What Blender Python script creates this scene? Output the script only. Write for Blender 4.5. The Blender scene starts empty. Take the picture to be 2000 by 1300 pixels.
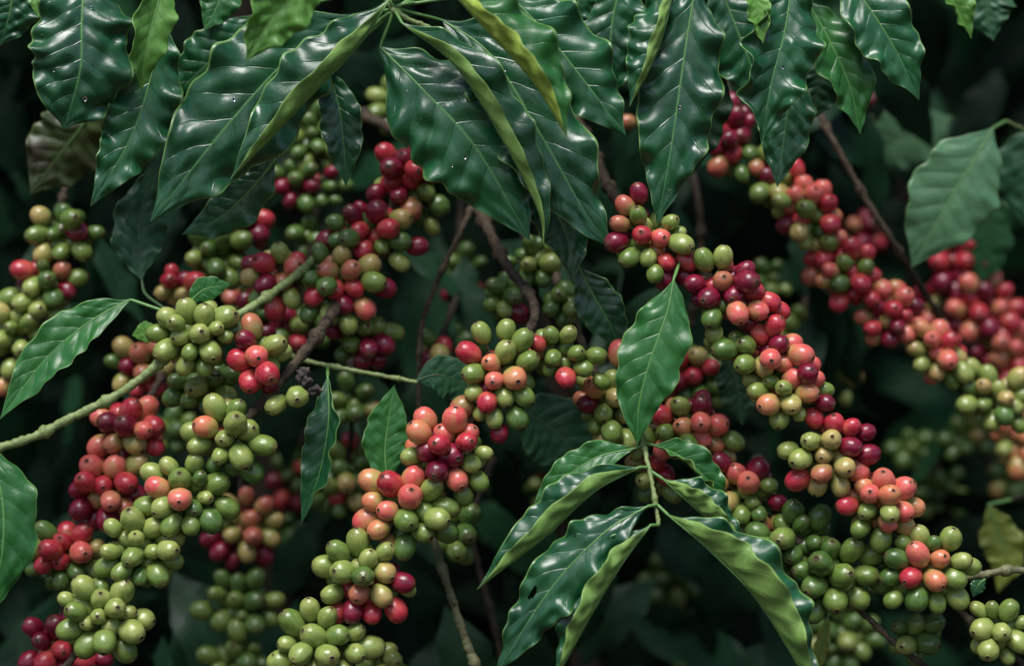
import bpy, math, random
import numpy as np
from mathutils import Vector, noise as mnoise
random.seed(7); rng = np.random.default_rng(7)
scene = bpy.context.scene
COL = scene.collection
S = 0.000325; D = 1.53
def at(x, y, d=0.0):
    Y = d*S; k = (D+Y)/D
    return Vector(((x-1000)*S*k, Y, (650-y)*S*k))
def kk(d): return S*(D+d*S)/D

# ------------------------------------------------------------------ materials
def new_mat(name):
    m = bpy.data.materials.new(name); m.use_nodes = True
    nt = m.node_tree; nt.nodes.clear()
    return m, nt
class NB:
    def __init__(s, nt): s.nt = nt
    def n(s, t, **kw):
        o = s.nt.nodes.new(t)
        for k, v in kw.items(): setattr(o, k, v)
        return o
    def l(s, a, b): s.nt.links.new(a, b)
    def put(s, sock, v):
        if hasattr(v, 'is_output'): s.l(v, sock)
        else:
            if isinstance(v, (tuple, list)) and len(v) == 3 and sock.type == 'RGBA': v = (*v, 1)
            sock.default_value = v
    def math(s, op, a, b=0.0, clamp=False):
        o = s.n('ShaderNodeMath', operation=op); o.use_clamp = clamp
        s.put(o.inputs[0], a); s.put(o.inputs[1], b); return o.outputs[0]
    def ramp(s, v, a, b, c=0.0, d=1.0):
        o = s.n('ShaderNodeMapRange'); o.clamp = True
        s.put(o.inputs[0], v); o.inputs[1].default_value = a; o.inputs[2].default_value = b
        o.inputs[3].default_value = c; o.inputs[4].default_value = d; return o.outputs[0]
    def mix(s, f, a, b):
        o = s.n('ShaderNodeMix', data_type='RGBA')
        s.put(o.inputs[0], f); s.put(o.inputs[6], a); s.put(o.inputs[7], b); return o.outputs[2]
    def noise(s, vec, scale, detail=3, rough=.55):
        o = s.n('ShaderNodeTexNoise'); o.inputs['Scale'].default_value = scale
        o.inputs['Detail'].default_value = detail; o.inputs['Roughness'].default_value = rough
        if vec is not None: s.l(vec, o.inputs['Vector'])
        return o.outputs[0]
    def vmul(s, v, k):
        o = s.n('ShaderNodeVectorMath', operation='MULTIPLY'); s.l(v, o.inputs[0]); o.inputs[1].default_value = k; return o.outputs[0]
    def vadd(s, a, b):
        o = s.n('ShaderNodeVectorMath', operation='ADD'); s.l(a, o.inputs[0]); s.l(b, o.inputs[1]); return o.outputs[0]

def leaf_mat(name, c1, c2, vein, rim, rough=.33, trans=.15, va=.34, rimamt=.72, spec=.5, tcol=None, blotch=None):
    m, nt = new_mat(name); b = NB(nt)
    out = b.n('ShaderNodeOutputMaterial'); P = b.n('ShaderNodeBsdfPrincipled')
    uv = b.n('ShaderNodeUVMap', uv_map='UVMap'); sx = b.n('ShaderNodeSeparateXYZ'); b.l(uv.outputs[0], sx.inputs[0])
    u, v = sx.outputs[0], sx.outputs[1]
    t = b.math('ABSOLUTE', b.math('SUBTRACT', b.math('MULTIPLY', v, 2.0), 1.0))
    tc = b.n('ShaderNodeTexCoord'); oi = b.n('ShaderNodeObjectInfo')
    cmb = b.n('ShaderNodeCombineXYZ')
    for i in range(3): b.l(oi.outputs['Random'], cmb.inputs[i])
    vec = b.vadd(tc.outputs['Object'], cmb.outputs[0])
    wob = b.math('MULTIPLY', b.math('SUBTRACT', b.noise(vec, 45, 2), .5), .035)
    f = b.math('FRACT', b.math('ADD', b.math('MULTIPLY', b.math('ADD', wob, b.math('SUBTRACT', u, b.math('MULTIPLY', t, .16))), 9.0), .5))
    dist = b.math('ABSOLUTE', b.math('SUBTRACT', f, .5))
    lat = b.math('MULTIPLY', b.ramp(dist, 0, .04, 1, 0), b.ramp(t, .6, .95, 1, 0))
    mid = b.ramp(t, .012, .04, 1, 0)
    rimm = b.ramp(t, .948, .986, 0, 1)
    nz = b.noise(vec, 22, 4)
    fac = b.math('ADD', b.ramp(nz, .35, .68), b.math('MULTIPLY', b.math('SUBTRACT', oi.outputs['Random'], .5), .5), True)
    col = b.mix(fac, c1, c2)
    fine = b.noise(vec, 260, 3)
    col = b.mix(b.ramp(fine, .45, .75, 0, .3), col, tuple(min(1, x*1.7) for x in c2))
    if blotch:
        col = b.mix(b.ramp(b.noise(vec, 35, 4), .52, .6, 0, .7), col, blotch)
    mk_ = b.noise(vec, 120, 2)
    col = b.mix(b.ramp(mk_, .75, .79, 0, .5), col, (.10, .09, .03))
    col = b.mix(b.math('MULTIPLY', b.math('MULTIPLY', lat, b.ramp(b.noise(vec, 30, 2), .35, .65, .45, 1)), va), col, vein)
    col = b.mix(b.math('MULTIPLY', mid, .85), col, vein)
    col = b.mix(b.math('MULTIPLY', rimm, rimamt), col, rim)
    b.l(col, P.inputs['Base Color'])
    rg = b.ramp(b.noise(vec, 70, 4), .3, .7, rough-.08, rough+.14); b.l(rg, P.inputs['Roughness'])
    P.inputs['Specular IOR Level'].default_value = spec
    bp = b.n('ShaderNodeBump'); bp.inputs['Strength'].default_value = .45; bp.inputs['Distance'].default_value = .0007
    hh = b.math('ADD', b.math('ADD', b.math('MULTIPLY', b.noise(vec, 330, 3), .45), b.math('MULTIPLY', b.noise(vec, 120, 3), .5)), b.math('MULTIPLY', lat, -1.0))
    b.l(hh, bp.inputs['Height']); b.l(bp.outputs[0], P.inputs['Normal'])
    tr = b.n('ShaderNodeBsdfTranslucent')
    if tcol is None: tcol = tuple(min(1, x*2.2) for x in c2)
    tr.inputs[0].default_value = (*tcol, 1)
    ms = b.n('ShaderNodeMixShader'); ms.inputs[0].default_value = trans
    b.l(P.outputs[0], ms.inputs[1]); b.l(tr.outputs[0], ms.inputs[2]); b.l(ms.outputs[0], out.inputs[0])
    return m
RIM = (.21, .37, .10)
LM = {
 'dark': leaf_mat('leaf_dark_green', (.004,.042,.014), (.009,.080,.022), (.04,.16,.05), RIM, .32, .10, .26, spec=.6),
 'deep': leaf_mat('leaf_shade_green', (.003,.018,.006), (.006,.032,.010), (.02,.06,.02), (.04,.09,.03), .44, .06, .2, spec=.28),  # darker copy of the leaf green, shade put into the colour
 'mid':  leaf_mat('leaf_mid_green', (.010,.080,.014), (.024,.124,.021), (.085,.24,.06), RIM, .35, .16, .3),
 'light':leaf_mat('leaf_light_green', (.075,.20,.030), (.12,.28,.045), (.2,.37,.1), (.25,.42,.1), .42, .25, .35),
 'dull': leaf_mat('leaf_dull_green', (.009,.044,.018), (.018,.071,.028), (.05,.12,.05), (.09,.16,.06), .44, .12, .25, spec=.32),
 'pale': leaf_mat('leaf_pale_green', (.050,.145,.062), (.080,.19,.085), (.14,.28,.12), (.16,.29,.11), .38, .15, .35, spec=.6),
 'shade':leaf_mat('leaf_backdrop_shaded', (.0026,.0145,.006), (.006,.029,.0115), (.016,.054,.022), (.022,.06,.022), .5, .06, .3, spec=.18),  # green darkened to stand in for the shade behind the branches
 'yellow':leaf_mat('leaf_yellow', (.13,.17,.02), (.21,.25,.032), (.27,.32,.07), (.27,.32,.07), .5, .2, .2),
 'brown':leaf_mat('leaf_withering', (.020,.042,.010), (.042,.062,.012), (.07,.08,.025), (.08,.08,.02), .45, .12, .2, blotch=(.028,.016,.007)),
 'far':  leaf_mat('leaf_far_shaded', (.0012,.0062,.0029), (.003,.0145,.0063), (.008,.027,.011), (.010,.031,.012), .6, .03, .25, spec=.08),  # near-black leaf colour carries the shade deep inside the bush
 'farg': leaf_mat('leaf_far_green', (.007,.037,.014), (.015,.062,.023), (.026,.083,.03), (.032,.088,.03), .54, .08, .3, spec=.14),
}
UND = leaf_mat('leaf_underside', (.15,.275,.062), (.215,.345,.082), (.09,.19,.042), (.29,.42,.12), .5, .25, .6, spec=.3, tcol=(.32,.47,.08))
UNDB = leaf_mat('leaf_underside_bright', (.28,.40,.06), (.38,.49,.08), (.22,.34,.06), (.43,.53,.13), .5, .3, .5, spec=.3, tcol=(.47,.57,.08))
UNDD = leaf_mat('leaf_underside_shade', (.03,.06,.02), (.05,.09,.03), (.08,.13,.04), (.08,.13,.04), .55, .1, .3, spec=.25)  # underside copy darkened in colour for leaves in shade

def simple_mat(name, c1, c2, scale=60, rough=.6, bump=.4, dist=.002, spec=.4, stretch=(1,1,1)):
    m, nt = new_mat(name); b = NB(nt)
    out = b.n('ShaderNodeOutputMaterial'); P = b.n('ShaderNodeBsdfPrincipled')
    tc = b.n('ShaderNodeTexCoord'); v = b.vmul(tc.outputs['Object'], stretch)
    nz = b.noise(v, scale, 5, .6)
    b.l(b.mix(b.ramp(nz, .32, .7), c1, c2), P.inputs['Base Color'])
    P.inputs['Roughness'].default_value = rough; P.inputs['Specular IOR Level'].default_value = spec
    bp = b.n('ShaderNodeBump'); bp.inputs['Strength'].default_value = bump; bp.inputs['Distance'].default_value = dist
    b.l(b.noise(v, scale*3, 4), bp.inputs['Height']); b.l(bp.outputs[0], P.inputs['Normal'])
    b.l(P.outputs[0], out.inputs[0]); return m
BARK = simple_mat('bark_brown', (.026,.019,.012), (.105,.076,.048), 170, .8, .9, .003, .25)
BARKD = simple_mat('bark_dark', (.012,.009,.006), (.03,.022,.015), 90, .8, .8, spec=.2)
GSTEM = simple_mat('stem_green', (.12,.165,.05), (.20,.25,.09), 130, .5, .4)
GBSTEM = simple_mat('stem_green_brown', (.075,.075,.035), (.17,.17,.08), 130, .6, .5)
RIBM = simple_mat('midrib_green', (.075,.18,.045), (.12,.25,.065), 120, .45, .2)
RIBD = simple_mat('midrib_shade', (.02,.05,.018), (.04,.08,.028), 120, .5, .2)  # darker midrib copy with shade put into its colour
CAL = simple_mat('cherry_navel', (.022,.014,.009), (.10,.065,.035), 3, .8, .6, .05)
SOIL = simple_mat('soil', (.02,.014,.009), (.05,.034,.02), 6, .95, .9, .03)
HEDGE = simple_mat('dense_foliage_shaded', (.0010,.0026,.0014), (.003,.009,.0045), 9, .9, .9, .05, .05)  # near-black colour paints in the darkness behind the bush
m, nt = new_mat('water'); b = NB(nt); P = b.n('ShaderNodeBsdfPrincipled'); o_ = b.n('ShaderNodeOutputMaterial')
P.inputs['Transmission Weight'].default_value = 1; P.inputs['IOR'].default_value = 1.33; P.inputs['Roughness'].default_value = .02
b.l(P.outputs[0], o_.inputs[0]); WATER = m

def cherry_mat(name, c1, c2, streak, base, rough=.25):
    m, nt = new_mat(name); b = NB(nt)
    out = b.n('ShaderNodeOutputMaterial'); P = b.n('ShaderNodeBsdfPrincipled')
    oi = b.n('ShaderNodeObjectInfo')
    co = b.n('ShaderNodeAttribute', attribute_name='cherry_co').outputs['Vector']
    rn = b.n('ShaderNodeAttribute', attribute_name='cherry_random').outputs['Fac']
    R = b.math('FRACT', b.math('ADD', oi.outputs['Random'], rn))
    cmb = b.n('ShaderNodeCombineXYZ')
    r = b.math('MULTIPLY', R, 37.0)
    for i in range(3): b.l(r, cmb.inputs[i])
    vec = b.vadd(co, cmb.outputs[0])
    vs = b.vadd(b.vmul(co, (1, 1, .22)), cmb.outputs[0])
    sep = b.n('ShaderNodeSeparateXYZ'); b.l(co, sep.inputs[0]); z = sep.outputs[2]
    big = b.noise(vec, .75, 2)
    fac = b.math('ADD', b.ramp(big, .36, .64), b.math('MULTIPLY', b.math('SUBTRACT', R, .5), .8), True)
    col = b.mix(fac, c1, c2)
    col = b.mix(b.ramp(b.noise(vs, 7, 3), .46, .72, 0, .45), col, streak)
    col = b.mix(b.ramp(b.noise(vec, 26, 2), .62, .72, 0, .35), col, streak)
    zz = b.math('ADD', z, b.math('MULTIPLY', b.math('SUBTRACT', b.noise(vec, 1.0, 2), .5), 3.8))
    col = b.mix(b.ramp(zz, .6, -.6, 0, .85), col, base)
    blem = b.math('MULTIPLY', b.ramp(b.noise(vec, 1.6, 3), .66, .70), b.math('GREATER_THAN', b.math('FRACT', b.math('MULTIPLY', R, 91.7)), .66))
    col = b.mix(b.math('MULTIPLY', blem, .8), col, (.05,.018,.014))
    col = b.mix(b.ramp(z, 1.0, 1.2, 0, .4), col, (.12,.07,.03))
    b.l(col, P.inputs['Base Color'])
    b.l(b.ramp(b.noise(vec, 5, 3), .3, .7, rough-.06, rough+.14), P.inputs['Roughness'])
    P.inputs['Specular IOR Level'].default_value = .52
    bp = b.n('ShaderNodeBump'); bp.inputs['Strength'].default_value = .2; bp.inputs['Distance'].default_value = .0006
    b.l(b.noise(vs, 9, 3), bp.inputs['Height']); b.l(bp.outputs[0], P.inputs['Normal'])
    b.l(P.outputs[0], out.inputs[0]); return m
CM = {
 'g': cherry_mat('cherry_green', (.078,.142,.020), (.138,.200,.038), (.22,.275,.075), (.15,.205,.045)),
 'G': cherry_mat('cherry_deep_green', (.036,.088,.014), (.070,.134,.025), (.13,.195,.05), (.085,.148,.032)),
 'y': cherry_mat('cherry_yellow_green', (.158,.218,.042), (.258,.296,.074), (.34,.37,.12), (.18,.245,.055)),
 'o': cherry_mat('cherry_orange', (.52,.125,.062), (.49,.19,.082), (.62,.29,.16), (.30,.27,.07)),
 'p': cherry_mat('cherry_salmon', (.53,.062,.062), (.55,.125,.088), (.67,.23,.17), (.40,.24,.085)),
 'r': cherry_mat('cherry_red', (.30,.007,.024), (.40,.022,.038), (.54,.09,.09), (.46,.08,.055)),
 'c': cherry_mat('cherry_crimson', (.080,.003,.015), (.165,.005,.024), (.28,.018,.038), (.19,.008,.022)),
 't': cherry_mat('cherry_tan', (.33,.21,.070), (.36,.28,.084), (.44,.36,.14), (.20,.245,.06)),
 'b': cherry_mat('cherry_russet', (.32,.058,.046), (.37,.115,.058), (.45,.20,.10), (.22,.18,.055)),
 'k': cherry_mat('cherry_withered', (.012,.010,.009), (.03,.024,.02), (.05,.04,.035), (.03,.02,.02), .75),
}
SWAP = {'r': 'rrrrrcp', 'c': 'cccccr', 'p': 'pppprop', 'o': 'ooopt', 'g': 'gggGgy', 'y': 'yyyygy', 'b': 'bbbrt', 't': 'ttty', 'G': 'GGGGg', 'k': 'k'}
# ------------------------------------------------------------------ mesh helpers
def mk(name, verts, faces, mats, fm=None, uvs=None, smooth=True):
    me = bpy.data.meshes.new(name); me.from_pydata([tuple(v) for v in verts], [], faces)
    for m in mats: me.materials.append(m)
    if fm is not None: me.polygons.foreach_set('material_index', fm)
    if smooth: me.polygons.foreach_set('use_smooth', [True]*len(me.polygons))
    if uvs is not None:
        ul = me.uv_layers.new(name='UVMap')
        idx = np.zeros(len(me.loops), dtype=np.int32); me.loops.foreach_get('vertex_index', idx)
        ul.data.foreach_set('uv', np.asarray(uvs, dtype=np.float32)[idx].ravel())
    me.update(); return me
def add_co(me, co, rnd):
    a = me.attributes.new('cherry_co', 'FLOAT_VECTOR', 'POINT'); a.data.foreach_set('vector', np.asarray(co, dtype=np.float32).ravel())
    a = me.attributes.new('cherry_random', 'FLOAT', 'POINT'); a.data.foreach_set('value', np.asarray(rnd, dtype=np.float32).ravel())
    return me
def link(name, me, parent=None, loc=(0,0,0), label=None):
    o = bpy.data.objects.new(name, me); COL.objects.link(o); o.location = loc
    if parent is not None: o.parent = parent
    if label: o['label'] = label
    return o
def thing(name, label, cat, loc, group=None):
    o = bpy.data.objects.new(name, None); COL.objects.link(o); o.location = loc
    o.empty_display_size = .02; o['label'] = label; o['category'] = cat
    if group: o['group'] = group
    return o
def spline(pts, n):
    P = np.array([tuple(p) for p in pts], float)
    if len(P) == 2: P = np.array([P[0], (P[0]+P[1])/2, P[1]])
    seg = np.linalg.norm(np.diff(P, axis=0), axis=1); cum = np.r_[0, np.cumsum(seg)]
    E = np.vstack([2*P[0]-P[1], P, 2*P[-1]-P[-2]])
    out = []
    for s in np.linspace(0, cum[-1]*.999999, n):
        i = min(np.searchsorted(cum, s, side='right')-1, len(seg)-1); t = (s-cum[i])/seg[i]
        a, b, c, d = E[i], E[i+1], E[i+2], E[i+3]
        out.append(.5*((2*b)+(-a+c)*t+(2*a-5*b+4*c-d)*t*t+(-a+3*b-3*c+d)*t**3))
    return np.array(out)
def nrm(v): return v/np.maximum(np.linalg.norm(v, axis=-1, keepdims=True), 1e-12)
def tube_geo(path, rad, seg=10, V=None, F=None):
    if V is None: V, F = [], []
    T = nrm(np.gradient(path, axis=0)); n = len(path)
    up = np.array([0.31, -.9, .2]); b0 = len(V)
    for i in range(n):
        s = nrm(np.cross(T[i], up)); q = np.cross(s, T[i])
        for k in range(seg):
            a = 2*math.pi*k/seg
            V.append(path[i]+rad[i]*(math.cos(a)*s+math.sin(a)*q))
    for i in range(n-1):
        for k in range(seg):
            a = b0+i*seg+k; c = b0+i*seg+(k+1) % seg
            F.append((a, c, c+seg, a+seg))
    F.append(tuple(b0+k for k in range(seg))[::-1]); F.append(tuple(b0+(n-1)*seg+k for k in range(seg)))
    return V, F
def stem(root, pts, r0, r1, mat, name='stem', node_gap=150, label=None, n=None):
    P3 = spline(pts, n or max(40, 22*len(pts)))
    W = np.array([tuple(at(*p)) for p in P3])
    cum = np.r_[0, np.cumsum(np.linalg.norm(np.diff(P3, axis=0), axis=1))]
    rad = []
    for i in range(len(W)):
        f = i/(len(W)-1); r = r0+(r1-r0)*f
        ph = (cum[i] % node_gap)/node_gap; dn = min(ph, 1-ph)*node_gap
        r *= 1+.55*math.exp(-(dn/10)**2)
        r *= 1+.09*math.sin(cum[i]*.13)+.07*math.sin(cum[i]*.41+1)
        rad.append(r*kk(P3[i][2]))
    W = W + (rng.random(W.shape)-.5)*1.6*S
    L = np.array(root.location)
    V, F = tube_geo(W-L, rad, 10)
    return link(name, mk(name, V, F, [mat]), root, (0,0,0), label)

PU = [0,.05,.12,.25,.42,.58,.72,.84,.92,.97,1]
PW = [.02,.16,.42,.82,1,.95,.74,.44,.21,.07,.01]
PWB = [.03,.25,.55,.86,1,1,.92,.72,.40,.12,.01]
def profile(u, PW=PW):
    i = np.clip(np.searchsorted(PU, u, side='right')-1, 0, len(PU)-2)
    P = np.array(PW); X = np.array(PU)
    m = np.gradient(P, X)
    h = X[i+1]-X[i]; t = (u-X[i])/h
    return np.maximum(0.01, (2*t**3-3*t**2+1)*P[i]+(t**3-2*t**2+t)*h*m[i]+(-2*t**3+3*t**2)*P[i+1]+(t**3-t**2)*h*m[i+1])
CAMP = np.array([0, -D, 0.])
def leaf_surface(pts, hw, a, b, wave, nw, NU, NV, quilt, ph, inpl=.06, ws=(1,1), crink=.02, blunt=False):
    P3 = spline(pts, NU); W = np.array([tuple(at(*p)) for p in P3])
    T = nrm(np.gradient(W, axis=0)); Vw = nrm(CAMP-W)
    Sd = nrm(np.cross(T, Vw)); N = np.cross(Sd, T)
    u = np.linspace(0, 1, NU); sc = np.array([kk(p[2]) for p in P3])
    w0 = profile(u, PWB if blunt else PW)*hw*sc
    vv = np.linspace(-1, 1, NV)
    pos = np.zeros((NU, NV, 3))
    M = NV//2
    ts = np.linspace(0, 1, M+1)
    rs = rng.random((7, 4))
    for sgn, (a0, a1), wsc in ((1, a, ws[0]), (-1, b, ws[1])):
        w = w0*wsc
        ang = np.radians(a0+a1*ts)
        cx = np.r_[0, np.cumsum((np.cos(ang[:-1])+np.cos(ang[1:]))/2)]/M
        cz = np.r_[0, np.cumsum((np.sin(ang[:-1])+np.sin(ang[1:]))/2)]/M
        for j in range(M+1):
            t = ts[j]; col = M+sgn*j
            wv = 1+inpl*t*np.sin(2*math.pi*nw*1.15*u+ph+sgn*1.7)+inpl*.45*t*np.sin(2*math.pi*nw*2.7*u+ph*2+sgn)
            env = np.minimum(1, w0/(hw*sc)*1.4)*hw*sc*wsc
            z = wave*env*t**2.2*(np.sin(2*math.pi*nw*u+ph+sgn*.9)+.5*np.sin(2*math.pi*nw*2.3*u+ph*1.7-sgn))
            for q4 in rs: z = z+crink*.45*env*min(1, 3*t)*np.sin(2*math.pi*((1.5+5*q4[0])*u+(q4[1]-.5)*4*t*sgn)+6.28*q4[2])
            q = quilt*w*(np.abs(np.sin(math.pi*9*(u-.16*t)))**.6-.5)*min(1, 4*t)*(1-.5*t)
            nj = math.cos(ang[j]); sj = math.sin(ang[j])
            locN = N*nj-sgn*Sd*sj
            pos[:, col] = W+sgn*Sd*(w*wv*cx[j])[:, None]+N*(w*cz[j])[:, None]+locN*(z+q)[:, None]
    dv = np.gradient(pos, axis=1); du = np.gradient(pos, axis=0)
    nn = nrm(np.cross(dv, du))
    return pos, nn, W, N, u, vv
def leaf(root, mat, pts, hw, a=(8,-20), b=(8,-20), wave=.13, nw=3.2, pet=None, label=None, under=None, NU=76, NV=31, quilt=.062, holes=(), rib=None, ws=(1,1), drops=0, blunt=False, crink=.025):
    pts = [p if len(p) == 3 else (p[0], p[1], 0) for p in pts]
    if hw < 50: quilt *= .6; crink *= .5
    ph = random.random()*6.28
    pos, nn, W, N, u, vv = leaf_surface(pts, hw, a, b, wave, nw, NU, NV, quilt, ph, ws=ws, blunt=blunt, crink=crink)
    base = W[0].copy(); L = np.array(root.location)
    th = .00012
    top = (pos+nn*th-base).reshape(-1, 3); bot = (pos-nn*th-base).reshape(-1, 3); K = NU*NV
    F, fm = [], []
    keep = np.ones((NU-1, NV-1), bool)
    for i in range(NU-1):
        for j in range(NV-1):
            uc = (u[i]+u[i+1])/2; vc = (vv[j]+vv[j+1])/2
            for (hu, hv, hr) in holes:
                if ((uc-hu)*2.6)**2+((vc-hv))**2 < (hr*(1+.35*math.sin(7*math.atan2(vc-hv, uc-hu))))**2: keep[i, j] = False
    for i in range(NU-1):
        for j in range(NV-1):
            if not keep[i, j]: continue
            p = i*NV+j
            F.append((p, p+1, p+1+NV, p+NV)); fm.append(0)
            F.append((K+p, K+p+NV, K+p+1+NV, K+p+1)); fm.append(1)
    for i in range(NU-1):
        for j, fl in ((0, 0), (NV-1, 1)):
            if not keep[i, 0 if j == 0 else NV-2]: continue
            p = i*NV+j; q = (p, p+NV, K+p+NV, K+p)
            F.append(q if fl == 0 else q[::-1]); fm.append(0)
    uvs = np.stack(np.broadcast_arrays(u[:, None], vv[None]*.5+.5), -1).reshape(-1, 2)
    uvs = np.vstack([uvs, uvs])
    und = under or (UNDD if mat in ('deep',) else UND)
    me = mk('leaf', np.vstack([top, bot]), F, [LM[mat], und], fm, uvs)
    o = link('leaf', me, root, base-L, label)
    path = W[:int(NU*.97)]
    if pet:
        pp = spline([(p if len(p) == 3 else (p[0], p[1], pts[0][2])) for p in pet]+[pts[0]], 10)[:-1]
        path = np.vstack([np.array([tuple(at(*q)) for q in pp]), path])
    n = len(path); npet = n-int(NU*.97)
    sc = kk(pts[0][2])
    rad = [sc*(3.4 if i < npet else max(.4, 2.4*(1-(i-npet)/(n-npet))**.9)) for i in range(n)]
    V, Fr = tube_geo(path-base, rad, 6)
    rm = rib or (RIBD if mat in ('deep', 'dull', 'farg') else RIBM)
    link('midrib', mk('midrib', V, Fr, [rm]), o)
    for _ in range(drops):
        V, Fd = [], []
        i = int(rng.integers(int(NU*.2), int(NU*.92))); j = int(rng.integers(3, NV-3))
        p = pos[i, j]-base; n3 = nn[i, j]; s1 = nrm(np.cross(n3, np.array([.3, .5, .8]))); s2 = np.cross(n3, s1)
        r = sc*(1.6+3.0*rng.random()**1.6); sg = 12
        st = 1+.3*rng.random()
        for (rr, zz) in ((1, 0), (.95, .25), (.75, .42), (.42, .52)):
            for k in range(sg):
                an = 2*math.pi*k/sg; V.append(r*rr*(math.cos(an)*s1+math.sin(an)*s2*st)+n3*(zz*r))
        V.append(n3*(.55*r))
        for q in range(3):
            for k in range(sg):
                aa = q*sg+k; bb = q*sg+(k+1) % sg; Fd.append((aa, bb, bb+sg, aa+sg))
        for k in range(sg): Fd.append((3*sg+k, 3*sg+(k+1) % sg, 4*sg))
        Fd.append(tuple(k for k in range(sg))[::-1])
        link('water_drop', mk('water_drop', V, Fd, [WATER]), o, p+n3*th)
    return o

# ------------------------------------------------------------------ cherries
def cherry_geo(seed, e0, e1, ribamp, lump=0):
    r = random.Random(seed); n = 24; V, F, fm = [], [], []
    el = e0+(e1-e0)*r.random(); fl = .90+.08*r.random(); p1 = r.random()*6
    nr = r.choice((7, 8, 9)); egg = r.uniform(-.06, .06); cal = r.uniform(.85, 1.15)
    bx, by = r.uniform(-.05, .05), r.uniform(-.05, .05)
    prof = []
    for i in range(1, 16):
        th = math.pi*(1-i/16.5)
        z = math.cos(th); rr = math.sin(th)**.88
        prof.append((rr*(1+egg*z), z*el))
    prof = [q for q in prof if not (q[1] > 0 and q[0] < .25*cal)]
    prof += [(.205*cal, el*.985), (.175*cal, el*1.015), (.14*cal, el*1.015), (.095*cal, el*.965), (.04*cal, el*.955)]
    m = len(prof)
    V.append((0, 0, -el*1.0))
    for i, (rr, z) in enumerate(prof):
        for k in range(n):
            a = 2*math.pi*k/n
            rib = 1+(ribamp*math.cos(nr*a+p1)+.025*math.cos(3*a+p1*2))*(1 if i < m-5 else 0)
            v = Vector((rr*rib*math.cos(a)+bx*(1-z*z/el/el), rr*rib*fl*math.sin(a)+by*(1-z*z/el/el), z+(.01*math.sin(2*a+p1) if i >= m-5 else 0)))
            if lump: v *= 1+lump*mnoise.noise(v*1.8+Vector((seed, 0, 0)))+lump*.5*mnoise.noise(v*4.5+Vector((seed, 3, 0)))
            V.append(tuple(v))
    V.append((0, 0, el*.965))
    for k in range(n): F.append((0, 1+(k+1) % n, 1+k)); fm.append(0)
    for i in range(m-1):
        for k in range(n):
            a = 1+i*n+k; b = 1+i*n+(k+1) % n
            F.append((a, b, b+n, a+n)); fm.append(1 if i >= m-4 else 0)
    t = len(V)-1
    for k in range(n): F.append((1+(m-1)*n+k, 1+(m-1)*n+(k+1) % n, t)); fm.append(1)
    return V, F, fm
GEO_R = [cherry_geo(i, 1.06, 1.26, .012) for i in range(6)]
GEO_G = [cherry_geo(i+10, 1.12, 1.36, .024) for i in range(6)]
GEO_K = [cherry_geo(i+20, .9, 1.2, .05, .55) for i in range(6)]
def geos(c): return GEO_G if c in 'gGy' else GEO_K if c == 'k' else GEO_R
CMESH = {c: [add_co(mk('coffee_cherry', g[0], g[1], [CM[c], CAL], g[2]), g[0], [0]*len(g[0])) for g in geos(c)] for c in CM}

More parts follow.
